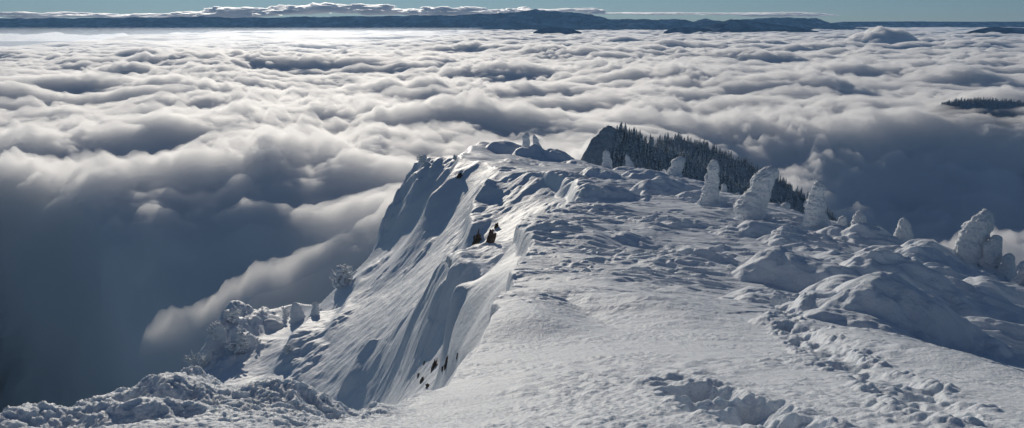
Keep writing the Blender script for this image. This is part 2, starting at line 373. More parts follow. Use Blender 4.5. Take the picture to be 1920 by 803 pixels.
m_snow, nt, out = mat('snow')
b = N(nt, 'ShaderNodeBsdfPrincipled'); b.inputs['Base Color'].default_value = (0.79, 0.84, 0.90, 1); b.inputs['Roughness'].default_value = 0.55
b.inputs['Specular IOR Level'].default_value = 0.25
b.inputs['Subsurface Weight'].default_value = 0.6; b.inputs['Subsurface Radius'].default_value = (0.9, 1.0, 1.1); b.inputs['Subsurface Scale'].default_value = 0.05
tc = N(nt, 'ShaderNodeTexCoord')
def noise(scale, detail=4, rough=0.6):
    n = N(nt, 'ShaderNodeTexNoise'); n.inputs['Scale'].default_value = scale; n.inputs['Detail'].default_value = detail; n.inputs['Roughness'].default_value = rough
    L(nt, tc.outputs['Object'], n.inputs['Vector']); return n
n1, n2 = noise(14.0, 5, 0.75), noise(1.3, 6, 0.7)
bp1 = N(nt, 'ShaderNodeBump'); bp1.inputs['Strength'].default_value = 0.9; bp1.inputs['Distance'].default_value = 0.03
bp2 = N(nt, 'ShaderNodeBump'); bp2.inputs['Strength'].default_value = 0.8; bp2.inputs['Distance'].default_value = 0.16
L(nt, n1.outputs['Fac'], bp1.inputs['Height']); L(nt, n2.outputs['Fac'], bp2.inputs['Height'])
L(nt, bp1.outputs['Normal'], bp2.inputs['Normal']); L(nt, bp2.outputs['Normal'], b.inputs['Normal'])
L(nt, b.outputs[0], out.inputs['Surface'])
link('snow_ridge', mesh_np('snow_ridge', np.stack([rx, ry, rz], -1).reshape(-1, 3), grid_faces(nr, nc)), m_snow, kind='structure')
# ---------------------------------------------------------------- sea of clouds
def cloud_plan(u, v, z=-480.0):
    p = at(u, v, 1.0); return p[:2] * (z / p[2])

def cloud_h(x, y, d, step):
    wx = 260 * fbm(x / 1400, y / 1400, 11, 2); wy = 200 * fbm(x / 1400, y / 1400, 21, 2)
    X = x + wx; Y = y + wy
    big = 70 * fbm(X / 2600, Y / 1500, 31, 2)
    b1 = 1 - worley(X / 640, Y / 340, 41) ** 2 * 1.4
    b2 = 1 - worley((X + 0.3 * wx) / 250, Y / 190, 42) ** 2 * 1.3
    b3 = 1 - worley((X + 60 * perlin(x / 200, y / 200, 45)) / 105, Y / 85, 43) ** 2 * 1.3
    n1 = fbm(X / 560, Y / 270, 51, 6, 0.5, fade=step, wl=400)
    dens = 0.45 + 1.4 * fbm(x / 1900, y / 1200, 61, 3)
    calm = ss(900, 2200, y)                                    # the deck near the massif is smoother
    smooth_far = 1 - 0.85 * ss(9000, 16000, y) * ss(-500, -5000, x)
    h = big + (48 * n1 + np.clip(dens, 0, 1.3) * (0.4 + 0.6 * calm) * (46 * b1 + 34 * b2 * ss(1.2, 3, 200 / step) + 14 * b3 * ss(1.2, 3, 85 / step))) * smooth_far
    tear = ss(-0.5, 0.5, fbm(x / 800, y / 600, 73, 2))
    X2 = X + 40 * fbm(x / 120, y / 120, 74, 2, fade=step, wl=120); Y2 = Y + 40 * fbm(x / 120, y / 120, 76, 2, fade=step, wl=120)
    h = h + (0.45 + 0.55 * calm) * (0.5 + tear) * (26 * fbm(X2 / 120, Y2 / 85, 71, 5, 0.62, fade=step, wl=100) + 16 * (1 - np.abs(fbm(X2 / 170, Y2 / 110, 75, 4, 0.55, fade=step, wl=130))))
    # the deck sinks into the valleys on both sides of the ridge
    wob = 160 * fbm(x / 700, y / 700, 81, 2)
    yy = y + 0.45 * (np.clip(x, -1500, 0) + 300)
    h = h - 520 * ss(1600, 900, yy + wob) * ss(150, -250, x + 0.4 * wob)
    h = h - 330 * ss(3100, 1500, y + 1.4 * wob) * ss(250, 1000, x + wob)
    # a bank of fog drifting up against the cliff on the left
    a, b = cloud_plan(110, 640, -540), cloud_plan(750, 462, -540)
    pd, sd_, _, _, ar = poly_dist(x, y, [a, b])
    Lb = np.hypot(*(b - a))
    k = pd * sd_ / 105.0 + 0.15 * fbm(x / 160, y / 160, 93, 4, 0.6)
    tgt = 15 - 75 * ss(1, 0, ar / Lb) + 24 * fbm(x / 190, y / 120, 92, 5, 0.6)
    wgt = ss(0.0, 0.3, ar / Lb + 0.12 * fbm(x / 150, y / 150, 91, 2)) * np.exp(-np.abs(k) ** 1.4)
    h = h + np.clip(tgt - h, 0, None) * wgt
    # far on the left the deck gives out over a lower plain
    edge = -10500 - (y - 14000) * 0.16 + 2500 * fbm(x / 5000, y / 9000, 96, 3)
    h = h - 900 * ss(edge, edge - 5000, x) * ss(13500, 19000, y + 1500 * fbm(x / 4000, y / 2500, 97, 2))
    # a hidden summit pushes a cap of cloud up out of the deck, far right
    c = cloud_plan(1652, 87)
    q = np.hypot((x - c[0]) / 760, (y - c[1]) / 700)
    h = h + 330 * np.clip(1 - q * q, 0, 1) ** 0.8 * (1 + 0.22 * fbm(x / 300, y / 300, 95, 4, 0.5))
    return h

def cloud_grid(nr, nc, d0, d1, a):
    d = d0 * (d1 / d0) ** np.linspace(0, 1, nr)
    t = np.linspace(-a, a, nc)
    D, T = np.meshgrid(d, t, indexing='ij')
    return D * np.sin(T), D * np.cos(T), D

def sheet_solid(top, zb, nr, nc):
    """closed solid: the given top sheet (nr*nc, 3) over a flat bottom at zb"""
    n = len(top); bot = top.copy(); bot[:, 2] = zb
    rim = np.concatenate([np.arange(nc), np.arange(1, nr) * nc + nc - 1, (nr - 1) * nc + np.arange(nc - 2, -1, -1), np.arange(nr - 2, 0, -1) * nc])
    r2 = np.roll(rim, -1)
    return np.concatenate([top, bot]), np.concatenate([grid_faces(nr, nc), grid_faces(nr, nc, n)[:, ::-1], np.stack([r2, rim, rim + n, r2 + n], -1)])

def vapour(name, dens, g, col=(0.98, 0.98, 0.98)):
    m, nt, out = mat(name)
    pv = N(nt, 'ShaderNodeVolumePrincipled')
    pv.inputs['Color'].default_value = (*col, 1); pv.inputs['Density'].default_value = dens; pv.inputs['Anisotropy'].default_value = g
    L(nt, pv.outputs[0], out.inputs['Volume'])
    return m

nr, nc = CNR, CNC
x, y, d = cloud_grid(nr, nc, 420, 180000, R(54))
step = np.maximum(d * math.log(180000 / 420) / nr, d * R(108) / nc)
H = -480 + cloud_h(x, y, d, step)
V = np.stack([x, y, H], -1).reshape(-1, 3)
# how far the deck is thinned to a veil so the added dark floor shows, lower left
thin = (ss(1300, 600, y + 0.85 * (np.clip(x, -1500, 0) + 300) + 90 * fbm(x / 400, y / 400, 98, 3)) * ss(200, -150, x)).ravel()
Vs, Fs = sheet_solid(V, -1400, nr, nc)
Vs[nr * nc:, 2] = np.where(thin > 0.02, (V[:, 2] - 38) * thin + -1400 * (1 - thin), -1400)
link('cloud_sea', mesh_np('cloud_sea', Vs, Fs), vapour('cloud_vapour', CDENS, CG), kind='stuff')
m2, nt, out = mat('dense_cloud')
di = N(nt, 'ShaderNodeBsdfDiffuse'); di.inputs[0].default_value = (0.95, 0.95, 0.95, 1)
L(nt, di.outputs[0], out.inputs['Surface'])
m3, nt, out = mat('valley_shade')
di = N(nt, 'ShaderNodeBsdfDiffuse'); di.inputs[0].default_value = (0.025, 0.03, 0.032, 1)  # near-black floor added under the veil; its colour stands in for deep shade
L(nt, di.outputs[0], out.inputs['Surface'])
Vc = V.copy()
Hs = H.copy()
for _ in range(4):                                         # the dense core is smoother than the vapour over it
    Hs[1:-1, 1:-1] = (Hs[1:-1, 1:-1] * 2 + Hs[:-2, 1:-1] + Hs[2:, 1:-1] + Hs[1:-1, :-2] + Hs[1:-1, 2:]) / 6
    Hs[3:-3, 3:-3] = (Hs[3:-3, 3:-3] + Hs[:-6, 3:-3] + Hs[6:, 3:-3] + Hs[3:-3, :-6] + Hs[3:-3, 6:]) / 5
Vc[:, 2] = np.minimum(Hs, H + 22).ravel()
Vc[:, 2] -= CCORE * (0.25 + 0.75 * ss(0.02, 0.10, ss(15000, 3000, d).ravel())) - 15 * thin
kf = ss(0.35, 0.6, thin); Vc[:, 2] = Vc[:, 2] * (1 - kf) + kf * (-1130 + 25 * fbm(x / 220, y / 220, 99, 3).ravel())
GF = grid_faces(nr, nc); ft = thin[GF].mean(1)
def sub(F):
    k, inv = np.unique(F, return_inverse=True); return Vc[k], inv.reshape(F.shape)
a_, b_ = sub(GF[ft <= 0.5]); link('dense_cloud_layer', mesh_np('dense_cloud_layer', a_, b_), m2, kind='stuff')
a_, b_ = sub(GF[ft > 0.5]); link('valley_shade_floor', mesh_np('valley_shade_floor', a_, b_), m3, kind='structure')
scene.cycles.volume_bounces = CVB; scene.cycles.max_bounces = 20; scene.cycles.diffuse_bounces = 5
scene.cycles.transparent_max_bounces = 16
# ---------------------------------------------------------------- far ranges
def range_mesh(name, pts, zbase, half, seed, amp, n=500, m=40, back=1.0):
    P = px(pts)
    s = np.linspace(0, 1, n); k = np.linspace(0, 1, len(P))
    C = np.stack([np.interp(s, k, P[:, i]) for i in range(3)], -1)
    t = np.linspace(-1, 1, m)
    S, T = np.meshgrid(s, t, indexing='ij')
    cx, cy, cz = (np.repeat(C[:, i:i + 1], m, 1) for i in range(3))
    tx, ty = np.gradient(C[:, 0]), np.gradient(C[:, 1]); l = np.hypot(tx, ty); nx, ny = -ty / l, tx / l
    X = cx + nx[:, None] * T * half; Y = cy + ny[:, None] * T * half
    spur = fbm(X / (half * 0.55), Y / (half * 0.9), seed, 4)
    fall = np.abs(T) ** 0.9
    Z = zbase + (cz - zbase) * (1 - fall * (1 + 0.0 * T)) + amp * spur * np.sqrt(np.abs(T)) * (1 - 0.5 * np.abs(T)) + 0.10 * amp * fbm(X / (half * 0.12), Y / (half * 0.12), seed + 3, 3)
    return mesh_np(name, np.stack([X, Y, Z], -1).reshape(-1, 3), grid_faces(n, m)[:, ::-1])

m_far, nt, out = mat('wooded_mountain')
b = N(nt, 'ShaderNodeBsdfDiffuse')
tc = N(nt, 'ShaderNodeTexCoord'); nz = N(nt, 'ShaderNodeTexNoise'); nz.inputs['Scale'].default_value = 0.0012; nz.inputs['Detail'].default_value = 8
L(nt, tc.outputs['Object'], nz.inputs['Vector'])
cr = N(nt, 'ShaderNodeValToRGB'); cr.color_ramp.elements[0].position = 0.44; cr.color_ramp.elements[1].position = 0.66
cr.color_ramp.elements[0].color = (0.035, 0.055, 0.085, 1); cr.color_ramp.elements[1].color = (0.30, 0.34, 0.40, 1)
L(nt, nz.outputs['Fac'], cr.inputs[0]); L(nt, cr.outputs[0], b.inputs[0]); L(nt, b.outputs[0], out.inputs['Surface'])
RANGE = [(-500, 37), (-200, 36), (0, 34), (250, 33), (380, 31), (480, 33), (620, 31), (760, 29), (860, 28), (930, 24), (985, 20), (1005, 17), (1030, 21), (1075, 22), (1110, 27), (1145, 35), (1180, 36),
         (1230, 38), (1262, 35), (1300, 39), (1325, 35), (1350, 39), (1420, 35), (1450, 33), (1500, 32), (1530, 34), (1550, 41), (1572, 47), (1610, 52), (1650, 56)]
link('mountain_range', range_mesh('mountain_range', [(u, v, 42000) for u, v in RANGE], -620, 4200, 301, 380, 900, 60), m_far, kind='structure')
link('mountain_block', range_mesh('mountain_block', [(u, v, 31000) for u, v in [(1290, 60), (1325, 50), (1345, 43), (1370, 35), (1395, 39), (1430, 42), (1470, 47), (1500, 51), (1540, 60)]], -620, 2300, 311, 120, 300, 40), m_far, kind='structure')
link('low_hill', range_mesh('low_hill', [(u, v, 25000) for u, v in [(1000, 60), (1012, 54), (1036, 50), (1058, 51), (1076, 55), (1090, 60)]], -620, 900, 321, 40, 120, 30), m_far, kind='structure')
link('low_hill', range_mesh('low_hill', [(u, v, 27000) for u, v in [(1245, 60), (1258, 52), (1276, 49), (1300, 51), (1330, 54), (1345, 60)]], -620, 900, 331, 40, 120, 30), m_far, kind='structure')
link('low_hill', range_mesh('low_hill', [(u, v, 26000) for u, v in [(1820, 58), (1845, 52), (1866, 49), (1895, 51), (1960, 53), (2050, 60)]], -620, 900, 341, 40, 120, 30), m_far, kind='structure')

link('mountain_range', range_mesh('mountain_range', [(u, v, 62000) for u, v in [(1520, 48), (1580, 40.2), (1700, 39.6), (1800, 40.2), (1950, 40.0), (2100, 41), (2300, 48)]], -620, 3000, 351, 60, 200, 30), m_far, kind='structure')
link('far_plain', mesh_np('far_plain', [(-70000, 9000, -1150), (-4000, 9000, -1150), (-4000, 44000, -1150), (-70000, 44000, -1150)], [(0, 1, 2, 3)], False), m_far, kind='structure')
# clouds lying along and above the far range
def blob(c, r, seed, nu=44, nv=26):
    th = np.linspace(0, 2 * math.pi, nu, endpoint=False); ph = np.linspace(0.02, math.pi - 0.02, nv)
    P, T = np.meshgrid(ph, th, indexing='ij')
    n = np.stack([np.sin(P) * np.cos(T), np.sin(P) * np.sin(T), np.cos(P)], -1)
    k = 1 + 0.35 * fbm(n[..., 0] * 2.2 + seed, n[..., 2] * 2.6 + 0.7 * n[..., 1], seed, 4) + 0.20 * (1 - worley(n[..., 0] * 3.5 + seed, n[..., 2] * 3 + n[..., 1], seed + 7))
    V = n * k[..., None]
    V[..., 2] = np.where(V[..., 2] < 0, V[..., 2] * 0.45, V[..., 2])
    V = V * np.asarray(r) + np.asarray(c)
    i = np.arange(nv - 1)[:, None] * nu; j = np.arange(nu)[None]; j2 = (j + 1) % nu
    F = np.stack([i + j, i + nu + j, i + nu + j2, i + j2], -1).reshape(-1, 4)
    top = np.stack([np.arange(1, nu // 2 ), ], 0)
    return V.reshape(-1, 3), F, nu, nv

def blobs(name, items, m):
    Vs, Fs, off = [], [], 0
    for k, (c, r) in enumerate(items):
        V, F, nu, nv = blob(c, r, 401 + k * 13)
        # close the two poles with quads
        cap = [[0, 1 + q, 2 + q, 3 + q] for q in range(0, nu - 3, 2)] + [[0, nu - 2, nu - 1, nu - 1][:3] + [0]]
        Vs.append(np.concatenate([V, V[:nu].mean(0)[None], V[-nu:].mean(0)[None]]))
        n = nu * nv
        tp = np.array([[q, (q + 1) % nu, n, n] for q in range(nu)]); bt = np.array([[(nv - 1) * nu + (q + 1) % nu, (nv - 1) * nu + q, n + 1, n + 1] for q in range(nu)])
        Fs.append((F + off, tp[:, :3] + off, bt[:, :3] + off)); off += n + 2
    V = np.concatenate(Vs)
    quads = np.concatenate([f[0] for f in Fs]); tris = np.concatenate([np.concatenate(f[1:]) for f in Fs])
    q2 = np.concatenate([quads[:, [0, 1, 2]], quads[:, [0, 2, 3]]])
    return link(name, mesh_np(name, V, np.concatenate([q2, tris])), m, kind='stuff')

rs = np.random.RandomState(11)
items = []
def strip(u0, u1, v0, v1, Y, n, wpx, hpx):
    for k in range(n):
        u = u0 + (u1 - u0) * (k + rs.rand()) / n; v = v0 + (v1 - v0) * rs.rand()
        s = Y / FPX
        items.append((at(u, v, Y + rs.uniform(-1500, 1500)), (wpx * s * rs.uniform(.6, 1.3), 1400 * rs.uniform(.6, 1.2), hpx * s * rs.uniform(.7, 1.3))))
strip(-150, 500, 26, 33, 48500, 34, 30, 3.0)
strip(400, 540, 18, 29, 48500, 9, 26, 5)
strip(520, 700, 17, 25, 48500, 8, 38, 7.5)
strip(690, 900, 18, 27, 48500, 12, 30, 6)
strip(880, 1000, 19, 25, 48500, 7, 20, 4.5)
strip(1000, 1130, 19, 27, 48500, 5, 24, 3.5)
strip(1120, 1420, 25.5, 28, 48500, 7, 44, 1.7)
strip(1400, 1530, 25.5, 30, 48500, 6, 36, 3.2)
blobs('cloud_bank', items, vapour('far_cloud_vapour', 0.02, 0.7))
# ---------------------------------------------------------------- things on the ridge
def hit(u, v, y0=3.0, y1=230.0, n=3000):
    """first point of the snow ridge seen at pixel (u, v)"""
    Y = np.geomspace(y0, y1, n); P = at(u, v, Y)
    z = ridge_z(P[:, 0][None], P[:, 1][None], np.hypot(P[:, 0], P[:, 1])[None] * 0.003)[0]
    b = np.nonzero(P[:, 2] < z)[0]
    return P[b[0]] if len(b) else P[-1]

def ground(x, y): return bilerp_z(x, y)

def merge(parts):
    Vs, Fs, o = [], [], 0
    for V, F in parts:
        Vs.append(V); Fs.append(np.asarray(F) + o); o += len(V)
    return np.concatenate(Vs), np.concatenate(Fs)

def noise3(P, s, seed, octs=3, gain=0.5):
    """cheap 3-D noise: three crossed 2-D fields"""
    x, y, z = P[..., 0] / s, P[..., 1] / s, P[..., 2] / s
    return (fbm(x + 0.37 * z, y - 0.21 * z, seed, octs, gain) + fbm(y + 0.31 * x, z + 0.17 * x, seed + 20, octs, gain) + fbm(z - 0.27 * y, x + 0.23 * y, seed + 40, octs, gain)) / 1.9

def puff(A, R_, Z, s, seed):
    """rounded lumps over the skin of a pillar (the seam lies at the back)"""
    a = ((A - math.pi / 2) % (2 * math.pi)) * R_
    return np.clip(1 - worley(a / s + 0.35 * perlin(a / s * 0.8, Z / s * 0.8, seed + 1), Z / (0.85 * s) + 0.35 * perlin(Z / s * 0.8, a / s * 0.8, seed + 2), seed) ** 2 * 1.5, -0.15, 1)

def column(h, wt, wb, lean, seed, nr=110, nc=120, bulge=0.0, tier=0.018, rime=1.0, d0=0.74):
    """snow packed conifer: a leaning pillar of rime, rough and lumpy to windward, swept smooth to leeward"""
    t = np.linspace(0, 1, nr); a = np.linspace(0, 2 * math.pi, nc, endpoint=False)
    T, A = np.meshgrid(t, a, indexing='ij')
    w = wb + (wt - wb) * T ** 0.75
    w = w * (1 + 0.03 * np.sin(T * 9 + seed) + 0.11 * fbm(T * 5 + seed, T * 0 + 0.5, seed, 3)) + bulge * np.exp(-((T - 0.82) / 0.12) ** 2)
    dome = np.sqrt(np.clip(1 - np.clip((T - d0) / (1 - d0), 0, 1) ** 2.4, 0, 1))
    r = np.maximum(0.5 * w - 0.03 * h, 0.22 * w) * dome + 1e-3
    r = r * (1 + 0.25 * np.exp(-T / 0.07))
    Z = T * h
    cx = lean * h * T ** 1.5 + 0.06 * h * fbm(T * 2.3 + seed, T * 0 + 2.5, seed + 1, 2)
    ca, sa = np.cos(A), np.sin(A)
    P = np.stack([cx + r * ca * 1.0, r * sa * 0.8, Z], -1)
    wind = np.clip(0.62 - 0.65 * ca + 0.2 * sa, 0.22, 1)          # west side catches the rime
    n = np.stack([ca, sa, 0.15 + 0 * ca], -1)
    s = h / 5.0
    tiers = tier * np.sin(T * h / 0.55 + 2.5 * fbm(ca * 1.2 + seed, T * 4, seed + 5, 2) + ca * 1.4)
    disp = s * (0.15 * noise3(P, 0.8 * s, seed + 10, 3) + rime * wind * (0.24 * puff(A, w.mean() / 2, Z, 0.72 * s, seed + 30) + 0.15 * puff(A, w.mean() / 2, Z, 0.33 * s, seed + 33) + 0.04 * puff(A, w.mean() / 2, Z, 0.15 * s, seed + 35)) + 0.025 * puff(A, w.mean() / 2, Z, 0.22 * s, seed + 36) + 0.04 * noise3(P, 0.16 * s, seed + 70, 3, 0.6) + tiers * (0.35 + wind))
    disp = disp * np.clip(w / (0.45 * s), 0.25, 1.0) * (0.25 + 0.75 * dome)
    P = P + n * disp[..., None]
    P[..., 2] -= 0.08 * np.clip(disp, 0, None) * (1 - T * 0.3)     # the lumps sag
    V = P.reshape(-1, 3)
    i = np.arange(nr - 1)[:, None] * nc; j = np.arange(nc)[None]; j2 = (j + 1) % nc
    F = np.stack([i + j, i + j2, i + nc + j2, i + nc + j], -1).reshape(-1, 4)
    return V, F

m_rime, nt, out = mat('rime')
b = N(nt, 'ShaderNodeBsdfPrincipled'); b.inputs['Base Color'].default_value = (0.84, 0.87, 0.90, 1); b.inputs['Roughness'].default_value = 0.6; b.inputs['Specular IOR Level'].default_value = 0.2
tc = N(nt, 'ShaderNodeTexCoord'); n1 = N(nt, 'ShaderNodeTexNoise'); n1.inputs['Scale'].default_value = 5.0; n1.inputs['Detail'].default_value = 7; n1.inputs['Roughness'].default_value = 0.7
mp = N(nt, 'ShaderNodeMapping'); mp.inputs['Scale'].default_value = (1, 1, 1.5); mp.inputs['Rotation'].default_value = (0, R(14), 0)
L(nt, tc.outputs['Object'], mp.inputs['Vector']); L(nt, mp.outputs[0], n1.inputs['Vector'])
bp = N(nt, 'ShaderNodeBump'); bp.inputs['Strength'].default_value = 0.8; bp.inputs['Distance'].default_value = 0.14
L(nt, n1.outputs['Fac'], bp.inputs['Height']); L(nt, bp.outputs['Normal'], b.inputs['Normal']); L(nt, b.outputs[0], out.inputs['Surface'])

GHOSTS = [  # u of the foot, v foot, v top, Y, width at top px, at foot px, lean of top px, bulge px, label
    (1405, 418, 320, 67, 46, 62, 30, 6, 'broadest tall white snow-laden conifer, leaning right, middle of the ridge\'s right rim'),
    (1332, 382, 304, 76, 24, 38, 2, 0, 'slim upright white snow-laden conifer just left of the broad leaning one'),
    (1527, 432, 351, 60, 24, 56, -2, 0, 'tapering snow-laden conifer with narrow top, standing alone below the end of the dark wood'),
    (1264, 331, 294, 114, 26, 34, 8, 4, 'small leaning snow-laden conifer with overhanging head in front of the wooded slope'),
    (1139, 315, 280, 142, 14, 26, -3, 0, 'small pale snow-laden conifer before the white rock end of the wooded hill'),
    (1183, 318, 290, 138, 10, 24, -8, 0, 'thin snow-laden conifer stub leaning left below the dark wood'),
    (1803, 530, 418, 44, 36, 70, 16, 5, 'tallest snow-laden conifer near the right edge of the photo, knobbly left side'),
    (1847, 540, 462, 43, 30, 32, 4, 2, 'shorter smooth snow-laden conifer touching the right side of a taller knobbly one'),
    (1692, 478, 430, 54, 16, 50, -4, 3, 'snow-laden small conifer with a round knob on top of a wide dome'),
    (1612, 458, 420, 60, 18, 50, -4, 0, 'low dome-shaped snow-laden bush with a peaked top, left of the knob-topped one'),
    (1908, 552, 512, 40, 18, 34, 6, 4, 'lumpy snow-laden bush cut by the right edge of the photo'),
    (1878, 548, 516, 42, 16, 34, 2, 3, 'small lumpy snow-laden bush second from the right edge of the photo'),
    (989, 292, 252, 163, 15, 20, 0, 1, 'upright one of two tiny snow-laden trunks on the far crest'),
    (1014, 292, 253, 163, 11, 16, -10, 1, 'left-leaning one of two tiny snow-laden trunks on the far crest'),
    (1470, 405, 385, 78, 16, 26, 2, 3, 'small snow-laden bush right of the broad leaning conifer'),
    (1357, 364, 349, 94, 10, 14, 0, 2, 'tiny snow-laden stub at the foot of the slope right of the slim conifer'),
    (1381, 364, 348, 93, 8, 14, 2, 1, 'tiny twin-knobbed snow stub touching the left of the broad leaning conifer'),
    (1757, 482, 466, 52, 10, 14, -2, 2, 'little snow knob on the skyline left of the tallest right-hand conifer'),
    (1640, 470, 450, 58, 18, 26, 0, 3, 'low rounded snow clump between the dome-shaped bush and the knob-topped one'),
    (1575, 436, 422, 64, 12, 24, 2, 2, 'low snow clump on the rim right of the lone tapering conifer'),
    (1932, 560, 525, 39, 16, 30, 3, 3, 'rounded snow clump half outside the right edge of the photo'),
    (1725, 490, 470, 50, 16, 24, 0, 3, 'low snow clump directly right of the knob-topped conifer'),
    (1247, 330, 316, 116, 6, 12, -2, 1, 'tiny snow stub at the left foot of the overhanging-head conifer'),
]
for k, (u, vf, vt, Y, wt, wb, ln, bg_, lab) in enumerate(GHOSTS):
    p = at(u, vf, Y); sc = float(np.linalg.norm(p)) / FPX * 0.97
    hgt = (vf - vt) * sc * 1.03
    V, F = column(hgt + 0.5, wt * sc * 0.68, wb * sc * 0.95, ln / (vf - vt), 500 + 7 * k, bulge=bg_ * sc, nr=140 if hgt > 2.5 else 70, nc=140 if hgt > 2.5 else 70)
    V[:, 2] -= 0.5
    z = ground(p[0], p[1])
    o = link('snow_laden_conifer', mesh_np('snow_laden_conifer', V, F), m_rime, label=lab, category='tree', group='snow-laden conifers along the ridge')
    o.location = (p[0], p[1], z if Y > 150 else min(z, p[2] + (0.3 if vf - vt > 70 else 1.3)))

# --- frosted shrubs on the left spur: real stems with crooked twigs, every twig thick with rime
def tube(p0, p1, r0, r1, seg=5):
    p0, p1 = np.asarray(p0, float), np.asarray(p1, float); d = p1 - p0; d /= np.linalg.norm(d) + 1e-9
    a = np.cross(d, (0.3, 0.9, 0.2)); a /= np.linalg.norm(a) + 1e-9; b_ = np.cross(d, a)
    an = np.arange(seg) * 2 * math.pi / seg
    ring = np.cos(an)[:, None] * a + np.sin(an)[:, None] * b_
    V = np.concatenate([p0 + ring * r0, p1 + ring * r1, (p1 + d * r1)[None]])
    F = [(i, (i + 1) % seg, seg + (i + 1) % seg, seg + i) for i in range(seg)] + [(seg + i, seg + (i + 1) % seg, 2 * seg, 2 * seg) for i in range(seg)]
    return V, F

def tri(parts):
    V, F = merge([(v, np.array(f)) for v, f in parts])
    q = np.concatenate([F[:, [0, 1, 2]], F[:, [0, 2, 3]]])
    return V, q[(q[:, 0] != q[:, 1]) & (q[:, 1] != q[:, 2]) & (q[:, 0] != q[:, 2])]

def lump(c, r, seed, nu=9, nv=7):
    ph = np.linspace(0.15, math.pi - 0.15, nv); th = np.linspace(0, 2 * math.pi, nu, endpoint=False)
    P, T = np.meshgrid(ph, th, indexing='ij')
    n = np.stack([np.sin(P) * np.cos(T), np.sin(P) * np.sin(T), np.cos(P)], -1)
    V = (n * (1 + 0.35 * perlin(n[..., 0] * 1.7 + seed, n[..., 2] * 1.7 + n[..., 1], seed))[..., None] * r).reshape(-1, 3) + np.asarray(c)
    i = np.arange(nv - 1)[:, None] * nu; j = np.arange(nu)[None]; j2 = (j + 1) % nu
    return V, np.stack([i + j, i + nu + j, i + nu + j2, i + j2], -1).reshape(-1, 4)

def shrub(h, spread, seed, twigs=26, clumps=18):
    rs = np.random.RandomState(seed)
    stems, rim = [], []
    for s in range(3 if h > 2 else 2):
        stem = []; stems.append(stem)
        p = np.array([rs.uniform(-.12, .12) * spread, rs.uniform(-.12, .12) * spread, -0.4]); d = np.array([rs.uniform(-.35, .35), rs.uniform(-.3, .3), 1.0])
        n = 6; r = 0.045 * h ** 0.5
        for q in range(n):
            e = p + d / np.linalg.norm(d) * (h + 0.4) / n * rs.uniform(.8, 1.1)
            stem.append(tube(p, e, r, r * 0.8))
            rim.append(tube(p + (-0.02, 0, 0.01), e + (-0.03, 0, 0.02), r * 1.9, r * 1.7))
            if q > 0:
                for _ in range(twigs // n):
                    az = rs.uniform(0, 2 * math.pi); ln_ = spread * rs.uniform(.18, .42) * (1.15 - 0.6 * q / n)
                    t0 = p + (e - p) * rs.rand(); t1 = t0 + np.array([math.cos(az) * ln_, math.sin(az) * ln_, rs.uniform(-.15, .55) * ln_])
                    t2 = t1 + np.array([math.cos(az + rs.uniform(-1, 1)), math.sin(az + rs.uniform(-1, 1)), rs.uniform(0, .9)]) * ln_ * 0.5
                    rr = 0.085 * h ** 0.4
                    rim.append(tube(t0, t1, rr * 1.1, rr)); rim.append(tube(t1, t2, rr, rr * 0.6))
                    for w_ in range(3):
                        a2 = rs.uniform(0, 6.28); s0 = t0 + (t1 - t0) * rs.uniform(.3, 1)
                        rim.append(tube(s0, s0 + np.array([math.cos(a2), math.sin(a2), rs.uniform(-.1, .9)]) * ln_ * 0.3, rr * 0.8, rr * 0.4))
            p = e; r *= 0.84; d = d + rs.uniform(-.35, .35, 3) * (1, 1, 0.3)
    for _ in range(clumps * 4):
        q = rs.rand() ** 0.8; a2 = rs.uniform(0, 6.28); rr = spread * 0.42 * (1 - 0.75 * q) * rs.rand() ** 0.5
        rim.append(lump((math.cos(a2) * rr, math.sin(a2) * rr, q * h * 0.85), spread * rs.uniform(.05, .13), seed + _, 11, 9))
    return [tri(q) for q in stems], tri(rim)

m_bark, nt, out = mat('bark')
b = N(nt, 'ShaderNodeBsdfPrincipled'); b.inputs['Base Color'].default_value = (0.07, 0.05, 0.035, 1); b.inputs['Roughness'].default_value = 0.9
L(nt, b.outputs[0], out.inputs['Surface'])
SHRUBS = [(437, 600, 132, 24, 34, 50, 'bushy frosted shrub on the highest corner of the left spur\'s snow shelf'),
          (405, 632, 125, 28, 30, 40, 'frosted shrub hanging over the outer edge of the left spur, above the lowest one'),
          (450, 662, 122, 52, 34, 60, 'largest frosted conifer on the shaded face under the snow shelf'),
          (375, 693, 115, 42, 30, 40, 'lowest frosted shrub at the outer foot of the left spur'),
          (536, 592, 133, 20, 14, 10, 'little frosted twig standing on the snow shelf beside the tall snow cap'),
          (640, 528, 139, 26, 26, 34, 'frosted shrub on the steep skyline between shelf and buttress'),
          (590, 580, 133, 16, 18, 20, 'small frosted shrub where the shelf meets the steep snow face'),
          (796, 304, 165, 14, 22, 24, 'tiny rime shrub on the far left buttress skyline'),
          (852, 299, 168, 9, 12, 14, 'tiny rime shrub just left of the far crest'),
          (483, 648, 122, 18, 10, 8, 'bare frosted sapling on the lip of the snow shelf'),
          (540, 660, 112, 18, 26, 24, 'small frosted shrub on the rib below the snow shelf')]
for k, (u, v, Y, hp, wp, cl, lab) in enumerate(SHRUBS):
    p = hit(u, v, 60)
    sc = p[1] / FPX
    if abs(p[1] - Y) > 25: p = at(u, v, Y); p[2] = ground(p[0], p[1])
    st, rm = shrub(hp * sc, wp * sc, 700 + k, twigs=36 if hp > 25 else 18, clumps=cl // 2)
    o = link('frosted_shrub', None, label=lab, category='shrub', group='frosted shrubs on the left spur')
    o.location = tuple(p)
    [link('stem', mesh_np('stem', *q), m_bark, o) for q in st]; link('rime_coat', mesh_np('rime_coat', *rm), m_rime, o)

